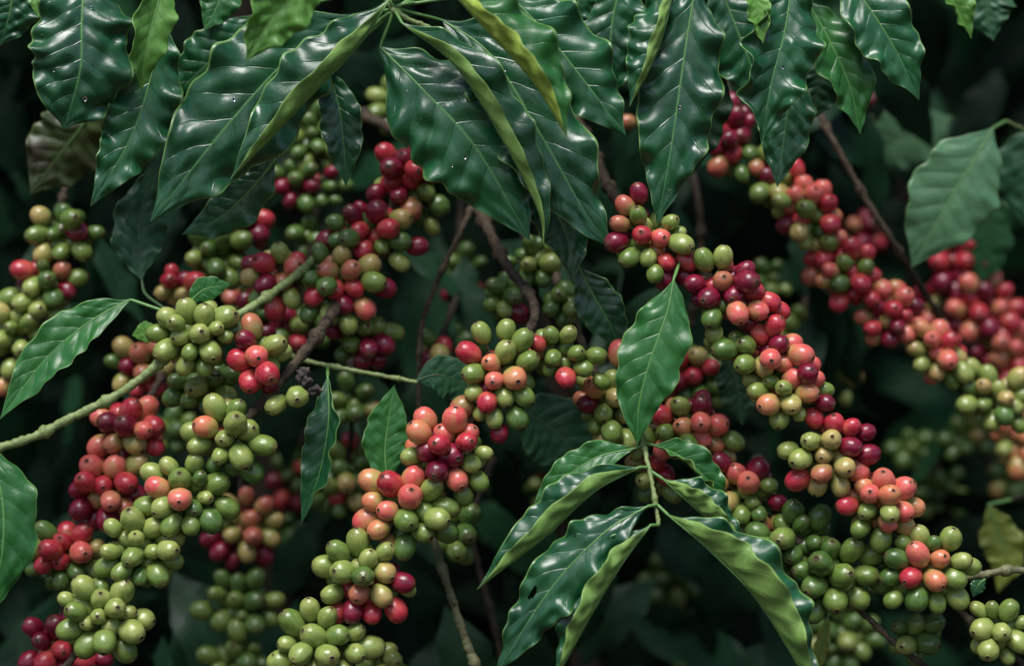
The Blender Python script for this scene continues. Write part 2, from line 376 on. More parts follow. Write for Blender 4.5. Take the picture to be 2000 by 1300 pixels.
def parse(s, cx, cy, r):
    s = s.strip()
    if s.startswith('@'):
        q = s[1:].split(); rx, ry, n, pal = float(q[0]), float(q[1]), int(q[2]), q[3]
        out = []; tries = 0
        while len(out) < n and tries < 4000:
            tries += 1
            a = rng.random()*6.283; k = math.sqrt(rng.random())
            x = cx+rx*k*math.cos(a); y = cy+ry*k*math.sin(a)
            if all((x-o[0])**2+(y-o[1])**2 > (1.55*r)**2 for o in out): out.append((x, y, pal[int(rng.integers(len(pal)))]))
        return out
    out = []
    for it in s.split(';'):
        q = it.split()
        if len(q) == 3: out.append((float(q[0]), float(q[1]), q[2]))
    return out
NCH = 0
RS = .955
def cherries(root, clusters, depth, stemmat=GBSTEM, cap=98, mixgreen=0):
    global NCH
    allp = []
    for ci, (cx, cy, dd, spec, nf, r) in enumerate(clusters):
        r = r*RS; nf = int(nf*1.8+.5)
        ex = parse(spec, cx, cy, r)
        dist = [math.hypot(x-cx, y-cy) for x, y, _ in ex]
        R = max(1.6*r, max(dist)*1.08)
        for (x, y, c), q in zip(ex, dist):
            d = depth+dd-.78*min(R, 3.6*r)*math.sqrt(max(.03, 1-(q/R)**2))
            sw = SWAP[c]; c = sw[int(rng.integers(len(sw)))]
            if rng.random() < mixgreen: c = 'G'
            sz = r*(.84+.28*rng.random())
            if c in 'gGy': sz *= .97 if rng.random() > .25 else .78
            if c == 'k': sz *= .52
            allp.append([x, y, d, x, y, 1, c, ci, sz])
        for _ in range(nf):
            a = rng.random()*6.283; k = R*.95*math.sqrt(rng.random())
            x = cx+k*math.cos(a); y = cy+k*math.sin(a)
            d = depth+dd+r*(rng.random()*2.2-.8)
            near = min(ex, key=lambda e: (e[0]-x)**2+(e[1]-y)**2)
            c = near[2] if rng.random() < .7 else random.choice(ex)[2]
            if c == 'k': c = 'g'
            sw = SWAP[c]; c = sw[int(rng.integers(len(sw)))]
            if rng.random() < mixgreen*1.5: c = 'G'
            allp.append([x, y, d, x, y, 0, c, ci, r*(.7+.26*rng.random())])
    X = np.array([[p[0], p[1], p[2]] for p in allp]); A = np.array([[p[3], p[4]] for p in allp])
    fx = np.array([p[5] for p in allp], float); rr = np.array([p[8] for p in allp])
    C = np.array([[clusters[p[7]][0], clusters[p[7]][1], depth+clusters[p[7]][2]] for p in allp])
    for it in range(80):
        dlt = X[:, None]-X[None]; ds = np.linalg.norm(dlt, axis=2)+np.eye(len(X))*1e6
        mn = (rr[:, None]+rr[None])*.97
        ov = np.maximum(0, mn-ds)
        push = (dlt/np.maximum(ds, 1e-3)[..., None])*(ov*.5)[..., None]
        mob = (1.0-.45*fx)[:, None]
        X += push.sum(1)*mob*.6
        X[:, :2] += (A-X[:, :2])*(.12*fx)[:, None]
        X += (C-X)*(.015*(1-fx))[:, None]
        X[:, 2] += (C[:, 2]-X[:, 2])*.008
    order = np.argsort(X[:, 2]-fx*15)
    indiv = set(order[:cap].tolist())
    L = np.array(root.location)
    rest = []
    for ci, (cx, cy, dd, spec, nf, r) in enumerate(clusters):
        cw = np.array(at(cx, cy, depth+dd)); ids = [i for i, p in enumerate(allp) if p[7] == ci]
        V, F = [], []
        for kx in (0, 1):
            d0 = rng.normal(size=3); d0 /= np.linalg.norm(d0)
            pth = np.array([-d0*6*S, -d0*3*S, 0*d0, d0*3*S, d0*6*S]); tube_geo(pth, [3*S, 8*S, 9*S, 8*S, 3*S], 8, V, F)
        dirs = {}
        for i in ids:
            w = np.array(at(*X[i])); v = w-cw; R = rr[i]*kk(X[i][2])
            dv = nrm(v+np.array([0, -.25, -.1])*R+rng.normal(size=3)*R*.5)
            dirs[i] = (w, dv, R)
            e = w-dv*R*.95-cw
            tube_geo(np.array([e*0, e*.5+rng.normal(size=3)*S*2, e]), [2.6*S, 2.2*S, 2.4*S], 5, V, F)
        cl = link('cherry_cluster', mk('cherry_cluster', V, F, [stemmat]), root, cw-L)
        for i in ids:
            w, dv, R = dirs[i]; NCH += 1
            me = CMESH[allp[i][6]][int(rng.integers(6))]
            q = Vector(dv).to_track_quat('Z', 'Y')
            if i in indiv:
                o = bpy.data.objects.new('coffee_cherry', me); COL.objects.link(o); o.parent = cl
                o.location = w-cw; o.rotation_mode = 'QUATERNION'; o.rotation_quaternion = q; o.scale = (R, R, R)
            else: rest.append((w, q, R, allp[i][6]))
    if rest:
        V, F, fm, CO, RN = [], [], [], [], []; keys = list(CM); base = Vector(root.location)
        for w, q, R, c in rest:
            g = geos(c)[int(rng.integers(6))]; b0 = len(V); M3 = q.to_matrix(); rv = rng.random()
            V += [M3 @ (Vector(v)*R)+Vector(w)-base for v in g[0]]; CO += g[0]; RN += [rv]*len(g[0])
            F += [tuple(b0+k for k in f) for f in g[1]]; fm += [keys.index(c) if m == 0 else len(keys) for m in g[2]]
        o = link('coffee_cherries', add_co(mk('coffee_cherries', V, F, [CM[k] for k in keys]+[CAL], fm), CO, RN), root); o['kind'] = 'stuff'

def branch(label, pts, r0, r1, mat, clusters, depth, group='fruiting coffee branches', gap=150, mixgreen=0):
    root = thing('fruiting_branch', label, 'coffee branch', at(*pts[0]), group)
    stem(root, pts, r0, r1, mat, node_gap=gap)
    if clusters: cherries(root, clusters, depth, mixgreen=mixgreen)
    return root

# ------------------------------------------------------------------ FRUITING BRANCHES
A = branch('sharp central branch of orange, red and green cherries hanging down to the bottom edge',
 [(880,300,760),(930,400,420),(985,510,180),(1045,605,60),(1000,700,40),(930,800,10),(870,880,0),(800,990,0),(715,1120,0),(620,1260,0),(560,1360,10)], 12, 6, BARK, [
 (1090,690,40,"1050 670 p;1110 655 y;1080 700 g;1105 738 c;1140 720 g;1125 690 g;1175 745 g;1165 695 g;1075 655 g",6,21),
 (975,735,10,"940 650 y;990 645 y;1018 665 y;915 690 r;985 690 y;1030 705 g;963 708 p;965 742 p;1005 740 p;925 730 g;1020 772 g;985 775 g;925 766 g;955 785 r;1010 815 g;966 815 y;903 795 b;975 845 c;940 805 g",8,23),
 (872,880,0,"830 822 p;885 825 o;820 845 o;870 845 o;912 850 p;840 878 c;880 887 c;908 865 r;810 890 t;855 918 c;890 935 p;918 905 g;945 885 y;935 940 g;858 870 r;905 965 g",8,24),
 (795,995,0,"728 942 o;765 945 p;805 942 p;842 955 t;800 972 p;730 980 o;757 997 p;718 1015 o;740 1032 o;830 998 g;867 990 g;792 1012 g;825 1036 g;868 1035 g;790 1068 g;852 1012 y;762 1062 o",8,24),
 (710,1130,0,"660 1080 y;700 1060 y;720 1092 g;750 1080 y;670 1115 y;710 1127 g;750 1115 t;787 1138 c;650 1160 g;700 1158 b;745 1162 o;660 1197 r;725 1197 r;772 1190 r;640 1105 y;690 1190 r;795 1150 y",8,24),
 (625,1260,0,"605 1192 y;572 1215 y;640 1205 y;612 1245 y;660 1240 y;560 1258 y;590 1275 y;640 1280 y;692 1235 y;695 1275 y;548 1290 y;615 1305 y;670 1310 y;575 1320 y;720 1265 y",7,26),
 ], 0)
B = branch('longest sharp branch of red and orange cherries arching from upper centre to lower right',
 [(1090,180,760),(1150,280,420),(1215,410,100),(1300,480,30),(1400,560,10),(1470,650,0),(1530,740,0),(1600,850,0),(1700,980,0),(1800,1110,0),(1900,1215,0),(1990,1290,0),(2090,1360,0)], 11, 7, BARK, [
 (1265,460,20,"1245 380 c;1245 420 g;1210 440 b;1255 462 r;1287 467 p;1310 435 y;1330 477 t;1235 502 g;1262 503 g;1302 512 p;1342 510 r;1225 400 b;1280 535 g;1325 455 y;1300 545 c;1205 470 c;1340 540 c",7,22),
 (1410,565,0,"1377 507 y;1410 502 y;1455 528 c;1458 552 c;1416 557 b;1357 555 c;1385 587 c;1440 607 p;1482 605 p;1520 605 r;1390 620 g;1395 650 g;1457 625 c;1500 592 p;1470 570 r;1485 650 r;1430 575 c",9,23),
 (1480,690,0,"1415 682 g;1457 675 g;1520 672 c;1490 715 o;1535 715 p;1560 695 p;1455 710 g;1505 700 p;1545 672 p;1580 715 p;1400 670 g;1510 640 r",6,23),
 (1545,765,0,"1470 745 y;1507 747 g;1545 740 p;1577 730 c;1592 745 p;1535 760 g;1500 787 o;1545 785 b;1576 765 o;1610 785 r;1560 805 y;1522 815 g;1605 760 g;1485 765 y;1590 815 r",8,22),
 (1620,885,0,"1632 830 r;1660 835 r;1690 845 r;1585 862 g;1625 857 o;1660 872 r;1690 892 c;1563 897 t;1610 890 o;1540 880 y;1650 912 t;1605 922 b;1560 935 b;1640 947 b;1595 945 t;1675 915 r",8,23),
 (1715,985,0,"1690 950 o;1727 945 p;1760 955 p;1735 972 o;1655 987 r;1695 997 y;1740 995 g;1762 1000 r;1780 990 p;1680 1032 g;1735 1018 o;1762 1022 t;1720 1052 g;1700 965 o",8,23),
 (1810,1110,0,"1790 1050 y;1825 1060 g;1853 1053 y;1790 1082 p;1835 1092 o;1878 1097 y;1780 1127 r;1827 1132 o;1862 1130 g;1745 1170 g;1790 1167 g;1830 1177 g;1893 1105 y;1755 1090 g;1742 1125 g;1868 1165 y;1770 1060 g",7,23),
 (1945,1235,0,"1912 1190 y;1940 1190 y;1968 1192 y;1920 1230 y;1955 1235 y;1985 1252 y;1930 1265 y;1995 1215 y;1967 1280 y",4,23),
 ], 0)
Cc = branch('branch of only deep green cherries below the longest red branch at lower right',
 [(1480,900,600),(1500,960,300),(1540,1030,60),(1610,1110,50),(1680,1190,50),(1760,1265,60),(1850,1330,100)], 9, 6, BARK, [
 (1550,1060,10,"1565 1022 G;1600 1010 G;1500 1070 G;1550 1085 G;1530 1055 G;1590 1060 G;1520 1100 G;1480 1040 g;1550 1000 G;1490 1100 G",6,25),
 (1625,1125,0,"1620 1075 G;1665 1075 G;1605 1100 G;1645 1125 g;1590 1140 G;1632 1170 g;1672 1165 g;1560 1170 G;1595 1192 G;1690 1122 g;1720 1105 G;1725 1135 G;1570 1115 G;1700 1085 G",7,26),
 (1782,1245,40,"1757 1225 G;1790 1222 G;1773 1260 g;1808 1255 G;1815 1235 G;1785 1275 G",3,23),
 ], 50)
Dd = branch('slightly soft branch of orange and green cherries behind the hanging leaf right of centre',
 [(1060,480,760),(1110,600,400),(1160,720,170),(1230,820,150),(1340,850,140),(1430,930,140),(1500,1010,140),(1570,1090,160)], 9, 6, BARK, [
 (1185,790,20,"1150 787 r;1177 807 g;1160 760 o;1195 845 g;1180 857 t;1195 745 y;1210 690 p;1225 860 g;1165 830 g;1200 775 t;1240 880 t;1260 850 g",7,22),
 (1350,835,0,"1330 795 y;1370 797 c;1292 812 r;1335 832 o;1368 827 p;1398 832 o;1300 842 g;1370 855 p;1343 868 g;1412 888 o;1370 890 p;1430 862 g;1325 875 t;1390 868 b;1300 875 r",9,22),
 (1455,965,0,"1405 942 o;1460 942 r;1438 925 p;1500 947 g;1425 982 o;1470 982 g;1520 980 c;1487 1022 o;1525 1025 p;1445 1005 g;1480 1000 g;1450 1035 g;1500 1050 g;1425 1022 r;1480 920 c;1430 1050 b;1410 905 r",9,22),
 (1280,930,60,"1300 930 c;1260 940 t;1285 905 r;1240 905 b;1265 960 g;1310 960 g",3,20),
 ], 110)
E = branch('crimson and red cherry branch left of centre behind the big wet leaves',
 [(590,150,900),(690,215,520),(770,255,400),(820,300,330),(770,400,260),(700,480,240),(650,560,230),(690,640,250),(720,720,290)], 13, 6, BARK, [
 (795,345,60,"755 300 c;790 312 c;825 305 c;770 357 r;803 352 r;735 377 c;780 382 c;830 345 c;832 372 g;857 402 g;800 407 b;842 440 g;765 330 c;812 335 r;820 420 g",8,22),
 (725,455,20,"655 435 b;690 422 c;735 415 c;780 430 b;640 470 c;682 465 c;710 490 r;745 482 g;780 470 c;815 482 c;780 512 g;700 450 r;660 470 c;760 445 c",8,22),
 (655,545,-20,"640 532 b;665 500 b;685 530 b;720 522 t;610 547 r;655 567 r;692 562 r;615 577 r;750 562 r;645 610 t;680 632 y;710 602 o;605 612 t;670 590 r;640 560 r;728 548 g",9,22),
 (545,545,-10,"515 515 r;575 520 r;545 495 t;547 552 b;520 555 c;535 600 c;570 582 y;490 540 t;510 580 g;495 520 r",6,22),
 (705,660,50,"652 647 c;690 645 g;745 672 c;712 640 g;690 672 g;735 640 g;710 702 c;760 650 g;720 680 c;670 690 g",6,21),
 ], 230, mixgreen=.10)
G = branch('sharp left branch of yellow-green cherries below a woody bare stretch, ending at lower left',
 [(700,520,330),(640,625,120),(580,705,40),(490,810,10),(450,850,0),(380,960,0),(270,1075,0),(200,1200,0),(130,1300,0),(90,1360,0)], 12, 7, BARK, [
 (505,705,20,"480 665 c;535 677 y;502 702 p;472 702 r;520 745 c;495 742 r;490 640 b;515 725 r",4,23),
 (575,770,-10,"540 790 y;581 775 y;600 745 k;612 764 k;592 732 k",0,24),
 (450,855,0,"420 797 y;460 802 y;400 837 o;440 857 y;480 842 y;390 865 y;510 867 g;430 890 y;470 892 y;490 920 g;420 905 g;380 845 t;455 905 g;462 828 y",7,24),
 (370,965,0,"330 912 y;380 905 y;310 957 p;350 972 p;400 972 y;420 945 g;288 990 g;380 995 g;322 990 y;370 1022 g;410 1015 g;440 992 g;300 925 y;390 935 g;350 940 y;335 1020 g",8,24),
 (272,1075,0,"220 1030 y;262 1020 y;300 1030 y;330 1050 y;265 1050 y;215 1078 y;260 1085 y;300 1078 y;335 1095 g;240 1115 g;280 1125 g;305 1120 y;210 1105 g;250 1130 g;325 1075 y",8,24),
 (200,1205,0,"165 1150 y;200 1170 y;235 1160 y;130 1170 y;150 1195 y;195 1205 y;245 1195 y;275 1210 y;170 1215 y;215 1220 y;255 1235 y;140 1230 g;205 1250 g;240 1260 g;175 1255 g;225 1185 y",8,25),
 ], 0)
Fb = branch('green-stemmed branch at left with one yellow-green cluster and three slender leaves',
 [(640,480,280),(575,540,140),(490,600,50),(400,650,20),(325,700,10),(230,770,0),(130,820,0),(60,855,-10),(-60,890,-20)], 8, 9, GSTEM, [
 (385,655,10,"330 622 y;365 610 y;400 620 y;435 625 y;310 650 y;350 655 y;395 650 y;440 655 y;330 680 y;370 690 y;410 685 y;455 645 g;365 710 g;400 715 g;345 635 y;420 640 y",8,24),
 (395,750,130,"350 745 G;385 755 g;420 740 G;440 770 g;370 780 G;405 790 G;340 775 G;450 735 G",5,22),
 ], 10, gap=130)
H = branch('soft red cherry branch at far left behind the yellow-green clusters',
 [(360,560,900),(330,700,420),(280,800,230),(230,900,190),(190,1000,190),(130,1100,190),(120,1200,190),(100,1290,190),(80,1370,190)], 8, 6, BARK, [
 (250,840,10,"255 805 r;215 825 r;295 832 r;250 830 c;265 862 t;222 867 b;195 872 p;300 872 b;275 840 p;240 885 r;285 805 r",7,23),
 (210,955,0,"180 915 p;225 912 r;265 905 t;155 957 c;200 950 r;245 940 r;215 977 p;185 1012 c;160 995 c;240 987 b;170 940 r;258 965 c;210 1010 c",8,23),
 (125,1085,0,"120 1060 r;157 1080 p;90 1100 r;112 1095 r;160 1045 b;90 1040 G;70 1070 G;150 1112 G;120 1132 G;100 1075 r;185 1070 t;75 1105 G;140 1140 G;180 1110 G",8,22),
 (115,1260,0,"80 1250 c;112 1225 c;120 1267 r;60 1292 c;160 1292 c;200 1287 c;90 1290 r;140 1245 g;65 1225 c;130 1305 c",5,23),
 ], 190)
I = branch('blurred branch of mixed green and red cherries hanging along the left edge',
 [(170,200,1000),(140,320,600),(115,420,370),(120,480,360),(80,560,360),(50,650,350),(20,730,350),(-30,800,350)], 7, 5, BARK, [
 (125,455,0,"80 425 b;125 418 G;105 457 G;150 452 c;187 455 G;75 457 G;120 492 g;85 497 b;160 490 g;140 430 G",6,21),
 (90,550,0,"45 530 r;90 550 g;120 530 b;65 560 g;130 567 c;75 592 y;20 582 g;105 580 g;150 545 g;50 590 g;85 520 G",6,21),
 (50,650,0,"20 642 g;110 615 y;60 630 g;8 660 y;42 682 y;75 650 g;20 720 y;5 755 o;35 620 g;0 610 t;70 610 y;45 705 g",5,21),
 ], 360)
K = branch('out-of-focus branch of salmon and red cherries slanting across the upper right',
 [(1370,40,1000),(1420,180,620),(1470,300,470),(1560,400,430),(1650,520,420),(1730,620,420),(1830,680,420),(1930,760,420),(2060,880,420)], 9, 6, BARK, [
 (1440,270,30,"1405 210 c;1435 230 c;1410 255 c;1445 265 c;1400 290 c;1430 300 c;1405 320 b;1460 300 G;1480 330 b;1225 240 b;1400 190 c;1500 300 G;1450 340 G;1425 270 c",5,20),
 (1515,365,10,"1500 345 c;1520 375 t;1530 350 G;1490 375 G;1545 385 g",4,20),
 (1582,415,0,"1550 335 r;1552 385 p;1592 385 p;1622 420 p;1590 420 g;1540 437 c;1562 450 t;1600 452 g;1550 402 p;1610 395 r;1575 410 g;1530 390 g;1575 470 y;1620 440 r;1570 365 p;1605 372 p;1565 430 r",7,20),
 (1625,490,0,"1595 478 t;1620 475 g;1615 505 p;1640 500 r;1590 505 b;1635 470 r",4,20),
 (1665,540,0,"1660 490 r;1690 495 r;1622 530 p;1640 552 g;1610 547 p;1680 552 p;1720 562 r;1640 587 r;1705 587 p;1750 567 p;1650 510 g;1665 570 r;1590 540 b;1690 525 g;1735 600 p;1665 535 p;1700 540 r",8,20),
 (1740,625,0,"1780 597 c;1730 622 t;1705 640 r;1710 657 o;1765 585 p;1750 635 c;1740 660 r;1765 615 r;1720 600 r;1690 620 b;1770 650 p;1745 605 r",6,20),
 (1830,690,0,"1800 645 o;1820 662 p;1850 667 r;1790 682 t;1830 690 p;1800 710 y;1870 700 t;1780 655 t;1850 700 p;1880 725 y;1830 725 t;1860 740 g;1790 640 p;1835 650 p",7,20),
 (1940,780,0,"1900 720 t;1930 735 y;1900 760 g;1950 760 y;1980 790 t;1920 790 g;1960 810 g;1990 740 t;1890 790 g;1940 820 y;1990 830 g;1995 770 y;1965 780 t;1920 755 t",7,20),
 ], 420)
Lb = branch('strongly blurred crimson cherry branch at the right edge under the pale leaf',
 [(1800,300,1700),(1840,420,1200),(1880,520,1000),(1930,640,950),(1980,780,950),(2060,930,950)], 8, 6, BARKD, [
 (1875,510,0,"@50 70 22 crcrc",8,20),(1925,605,0,"@65 60 24 crrpc",8,20),(1960,690,0,"@55 50 20 rcpr",7,20),(1990,850,0,"@40 70 13 tgtyo",4,20),(1830,590,60,"@40 50 11 crb",4,19)], 860)
def bgbranch(label, pts, clusters, depth, mat=BARKD): return branch(label, pts, 7, 5, mat, clusters, depth)
bgbranch('shaded branch of small green cherries between the top leaves left of centre',
 [(560,60,1000),(600,200,620),(590,300,580),(600,380,560),(560,470,560)],
 [(610,270,0,"@65 60 18 GGgGG",5,18),(590,365,0,"@85 40 20 GGgcG",5,18),(775,205,60,"@40 45 10 gygg",3,20),(590,460,0,"@30 30 8 GGGt",2,18)], 560)
bgbranch('shaded branch of green and crimson cherries above the yellow-green cluster at left',
 [(470,300,1000),(470,400,520),(430,480,420),(400,540,400),(340,580,400),(290,700,400),(260,800,420)],
 [(485,445,0,"480 425 c;505 457 c;470 467 c;510 430 c;460 440 r",3,21),(420,500,0,"@65 50 19 GGgG",6,21),(345,560,-30,"330 550 b;380 552 r;320 570 t;400 565 c;355 575 t",3,20),
  (275,715,-30,"@55 45 14 bbGtr",4,21),(490,625,-40,"@45 35 9 GGcG",3,20)], 410)
bgbranch('shaded green cherries around the woody branch just right of centre',
 [(960,300,1000),(1010,420,520),(1040,510,360),(1050,580,330),(1090,640,330)],
 [(1045,510,0,"@50 40 13 GGgG",4,20),(990,575,-40,"970 560 G;1000 580 g;965 595 G;1010 610 c;985 600 g",3,20),(1100,595,-40,"1090 580 g;1115 605 g;1100 620 G;1080 600 G",2,21)], 330)
bgbranch('dim cherries in shade right of the hanging leaf, below the longest red branch',
 [(1280,560,1000),(1330,640,520),(1350,710,420),(1370,790,420)],
 [(1365,735,0,"1345 690 G;1385 715 r;1350 735 r;1395 755 G;1370 770 G;1330 700 b;1340 770 G;1410 720 g;1305 760 b;1365 700 t;1325 745 c;1400 780 G",5,21)], 420)
bgbranch('blurred russet cherries hanging below the yellow-green clusters at lower left',
 [(470,820,900),(470,920,560),(470,1020,520),(480,1090,520)],
 [(470,1030,0,"@70 65 26 bbcbtc",7,20)], 520)
bgbranch('blurred green cherries hanging alone at the bottom between two sharp branches',
 [(440,980,900),(455,1080,560),(460,1180,520),(465,1300,520)],
 [(465,1180,0,"@72 60 26 gGGgg",7,20),(460,1290,0,"@60 35 12 gGGg",3,20)], 520)
bgbranch('shaded dull green cherries behind the narrow dark leaf left of centre',
 [(680,640,900),(685,720,560),(690,800,540),(680,900,560),(660,980,580)],
 [(690,785,0,"@40 45 11 GGGt",3,20),(690,920,40,"@55 60 16 GGtbG",4,19),(650,965,40,"@45 35 8 GGG",2,19)], 540)
bgbranch('two dull cherries on a thin twig left of the central branch',
 [(900,560,700),(870,640,430),(850,690,380)], [(850,685,0,"857 692 b;833 657 G;840 705 c",2,22)], 380)
bgbranch('dark green cherries in shade behind the central branch near its lower half',
 [(960,900,700),(930,980,300),(890,1040,230),(880,1080,230)],
 [(895,1045,0,"880 1000 G;910 1040 G;890 1075 G;915 1010 G;870 1060 G;905 1080 G",3,22),(740,1285,-60,"735 1270 g;765 1290 y;780 1310 g;750 1305 y",2,22)], 230)
bgbranch('faint blurred green cherries low down behind the lower right green cluster',
 [(1600,1000,1100),(1630,1140,800),(1650,1240,720),(1680,1330,720)],
 [(1650,1240,0,"@60 60 18 GGgyG",4,20)], 720)
bgbranch('very blurred cherries in the dark upper right between leaves',
 [(1700,60,1700),(1730,200,1250),(1790,300,1250)],
 [(1740,200,0,"@55 50 13 ctgcG",3,19),(1690,455,0,"@30 35 7 bcg",2,18),(1640,690,-100,"@30 60 8 GGG",2,18)], 1200)
bgbranch('very dim green cherries deep in the dark at the bottom right of centre',
 [(1250,900,1800),(1290,1050,1350),(1310,1180,1300),(1330,1330,1300)],
 [(1310,1120,0,"@50 70 13 GGGG",2,17),(1340,1250,0,"@50 50 10 GGG",2,17)], 1300)
bgbranch('dim green cherries in the dark right of the longest red branch',
 [(1540,420,1500),(1570,560,1000),(1580,660,900),(1640,740,900)],
 [(1565,650,0,"@40 45 9 GGGt",2,18),(1510,550,0,"@30 45 6 GGG",2,18),(1640,745,0,"@40 30 7 GGt",2,18)], 900)
bgbranch('dim tan cherries out of focus at the right edge below the crimson ones',
 [(1860,640,1500),(1890,760,1100),(1900,860,1050),(1990,960,1050)],
 [(1890,850,0,"@50 40 11 tGGg",2,18),(1980,930,0,"@40 40 9 tGt",2,18)], 1050)
bgbranch('dim small cherries in shade between the green stem and the red cluster',
 [(620,380,1200),(600,520,700),(590,640,620),(600,700,620)],
 [(590,640,0,"@55 45 12 GcGG",3,19),(470,560,40,"@40 30 7 GGb",2,19)], 620)
bgbranch('barely visible dark red cherries deep in the gap below the central woody branch',
 [(1040,760,1800),(1030,860,1350),(1010,940,1250),(1000,1010,1250)],
 [(1010,935,0,"@55 40 9 cGcG",2,17),(1080,1010,0,"@40 30 6 GGG",1,17)], 1250)
bgbranch('barely visible green cherries deep in the gap between the two lower left branches',
 [(600,760,1700),(590,860,1200),(570,950,1100),(560,1060,1100)],
 [(570,930,0,"@35 60 9 GGGc",2,17),(560,1060,0,"@40 45 8 GGG",2,17)], 1100)
bgbranch('barely visible green cherries in the dark beside the yellow leaf at right',
 [(1820,780,1800),(1830,900,1400),(1850,1000,1300)],
 [(1840,960,0,"@50 45 9 GGG",2,17),(1780,880,0,"@35 35 6 GGG",2,17)], 1300)
bgbranch('dim green and dark red cherries in the shadow left of the central woody branch',
 [(900,300,1300),(900,420,900),(890,520,820),(900,620,820)],
 [(905,530,0,"@40 55 9 GGcG",2,18),(930,640,0,"@35 35 6 GGG",2,18)], 820)
bgbranch('dim cherries in shadow above the lower left russet bunch',
 [(330,720,1300),(340,800,800),(350,870,720)],
 [(340,850,0,"@40 40 9 GGcG",2,19)], 720)

# ------------------------------------------------------------------ leaves on the fruiting branches
leaf(Fb,'dull',[(277,548,120),(270,490,130),(275,420,150),(295,325,170)],52,(5,-20),(5,-15),pet=[(325,605,20),(285,575,80)],label='dull upright leaf of the left branch')
leaf(Fb,'mid',[(255,585,30),(180,625,20),(90,700,10),(0,818,0)],50,(0,-15),(30,20),pet=[(322,608,20)],wave=.1,label='long leaf hanging to the left edge')
leaf(Fb,'mid',[(370,590,10),(400,565,10),(450,555,20)],24,(5,-15),(5,-15),wave=.06)
leaf(Fb,'light',[(310,640,40),(285,648,40),(258,655,50)],20,wave=.06)
leaf(A,'mid',[(757,945,60),(752,880,60),(760,810,60),(770,752,60)],44,(10,-20),(10,-10),wave=.06,label='upright bright leaf beside the central cherries')
leaf(A,'dull',[(1000,800,260),(1060,825,280),(1110,870,290),(1150,940,300)],70,(5,-15),(0,-15),wave=.05,quilt=.04,crink=.01)
leaf(B,'mid',[(1316,545,-60),(1303,610,-70),(1268,710,-80),(1248,790,-80),(1245,868,-75)],64,(5,-20),(12,-18),wave=.09,quilt=.05,pet=[(1330,505,0)],label='bright hanging leaf in front of the cherries')
leaf(Dd,'dark',[(1130,520,140),(1158,575,140),(1190,630,140),(1216,690,150)],44,(5,-15),(15,-10),wave=.06)
leaf(Dd,'deep',[(1415,690,330),(1440,750,330),(1450,830,330)],40,wave=.06)
leaf(B,'dark',[(1925,1130,60),(1912,1140,60),(1900,1165,60)],14,wave=.05)

# ------------------------------------------------------------------ LEAFY SHOOTS
def shoot(label, pts, r0, r1, mat=GSTEM, name='leafy_shoot', group='leafy coffee shoots'):
    root = thing(name, label, 'leafy shoot', at(*pts[0]), group); stem(root, pts, r0, r1, mat, node_gap=120); return root
T1 = shoot('leafy shoot at the top left corner with broad dark wet leaves',[(460,-260,200),(330,-110,60),(200,-75,30),(60,-90,40)],8,5)
leaf(T1,'dark',[(165,-60,0),(160,40,-30),(156,140,-40),(125,252,-20)],96,(8,-25),(8,-30),wave=.15,pet=[(180,-85,20)],label='broad dark leaf with water drops',drops=5,blunt=True)
leaf(T1,'dark',[(320,30,40),(295,150,30),(255,270,20),(178,402,10)],66,(10,-20),(12,-20),wave=.24,nw=4.5,pet=[(330,-60,50)],drops=2)
leaf(T1,'light',[(330,-60,-60),(305,20,-80),(285,100,-90),(275,178,-70)],42,(25,20),(5,-25),pet=[(332,-105,40)],label='small bright curled leaf')
leaf(T1,'brown',[(190,200,300),(150,260,310),(110,310,320),(60,380,330)],75,(0,-20),(0,-20),pet=[(230,60,180)],label='withering mottled leaf')
leaf(T1,'light',[(100,-80,60),(80,-40,60),(75,35,60)],32)
leaf(T1,'dark',[(30,-60,90),(20,20,90),(0,90,100)],55)
T2 = shoot('leafy shoot at the top centre spreading large wet leaves over the cherries',[(640,-330,300),(690,-150,120),(740,-40,40),(772,22,10),(850,60,20)],9,5)
leaf(T2,'dark',[(500,30,120),(450,80,120),(390,140,130),(330,195,140)],60,(5,-20),(5,-20),pet=[(640,-20,80),(720,-20,60)])
leaf(T2,'light',[(640,-50,-200),(590,-20,-210),(530,40,-220),(480,120,-220)],58,(15,20),(10,-25),pet=[(690,-70,-60),(715,-80,80)],label='bright blurred leaf nearest the lens')
leaf(T2,'dark',[(690,30,50),(570,110,20),(440,250,0),(295,432,0)],112,(0,-22),(8,-25),wave=.16,pet=[(768,18,12)],quilt=.09,label='large dark leaf drooping to the left',drops=5)
leaf(T2,'dark',[(760,0,0),(700,90,-40),(605,190,-60),(530,270,-60),(450,350,-50)],90,(-5,-20),(100,70),wave=.13,ws=(1,.55),pet=[(772,18,8)],label='leaf with a pale folded edge',drops=2)
leaf(T2,'dark',[(540,310,120),(490,370,120),(430,425,120),(355,458,130)],46,(5,-20),(5,-25))
leaf(T2,'dark',[(640,135,70),(662,210,60),(672,290,60),(676,365,70)],42,(20,-20),(25,-20),wave=.16,pet=[(700,70,40),(765,25,12)])
leaf(T2,'dark',[(742,92,20),(830,180,-10),(930,290,-20),(1035,468,0)],112,(5,-25),(0,-25),wave=.13,quilt=.09,pet=[(720,60,15),(765,25,10)],label='broad dark leaf at the top centre',drops=6)
leaf(T2,'dark',[(785,45,-20),(890,130,-50),(985,280,-60),(1050,410,-60),(1062,478,-55)],70,(95,80),(15,-35),ws=(.62,1),wave=.17,nw=4,pet=[(772,22,5)],label='leaf folded to show its pale underside')
leaf(T2,'dark',[(865,40,40),(960,110,0),(1060,270,-20),(1140,410,-20),(1196,488,-10)],90,(10,-20),(5,-25),wave=.22,nw=3.5,quilt=.09,pet=[(810,5,10),(775,15,10)],label='long glossy leaf pointing down to the right',drops=4)
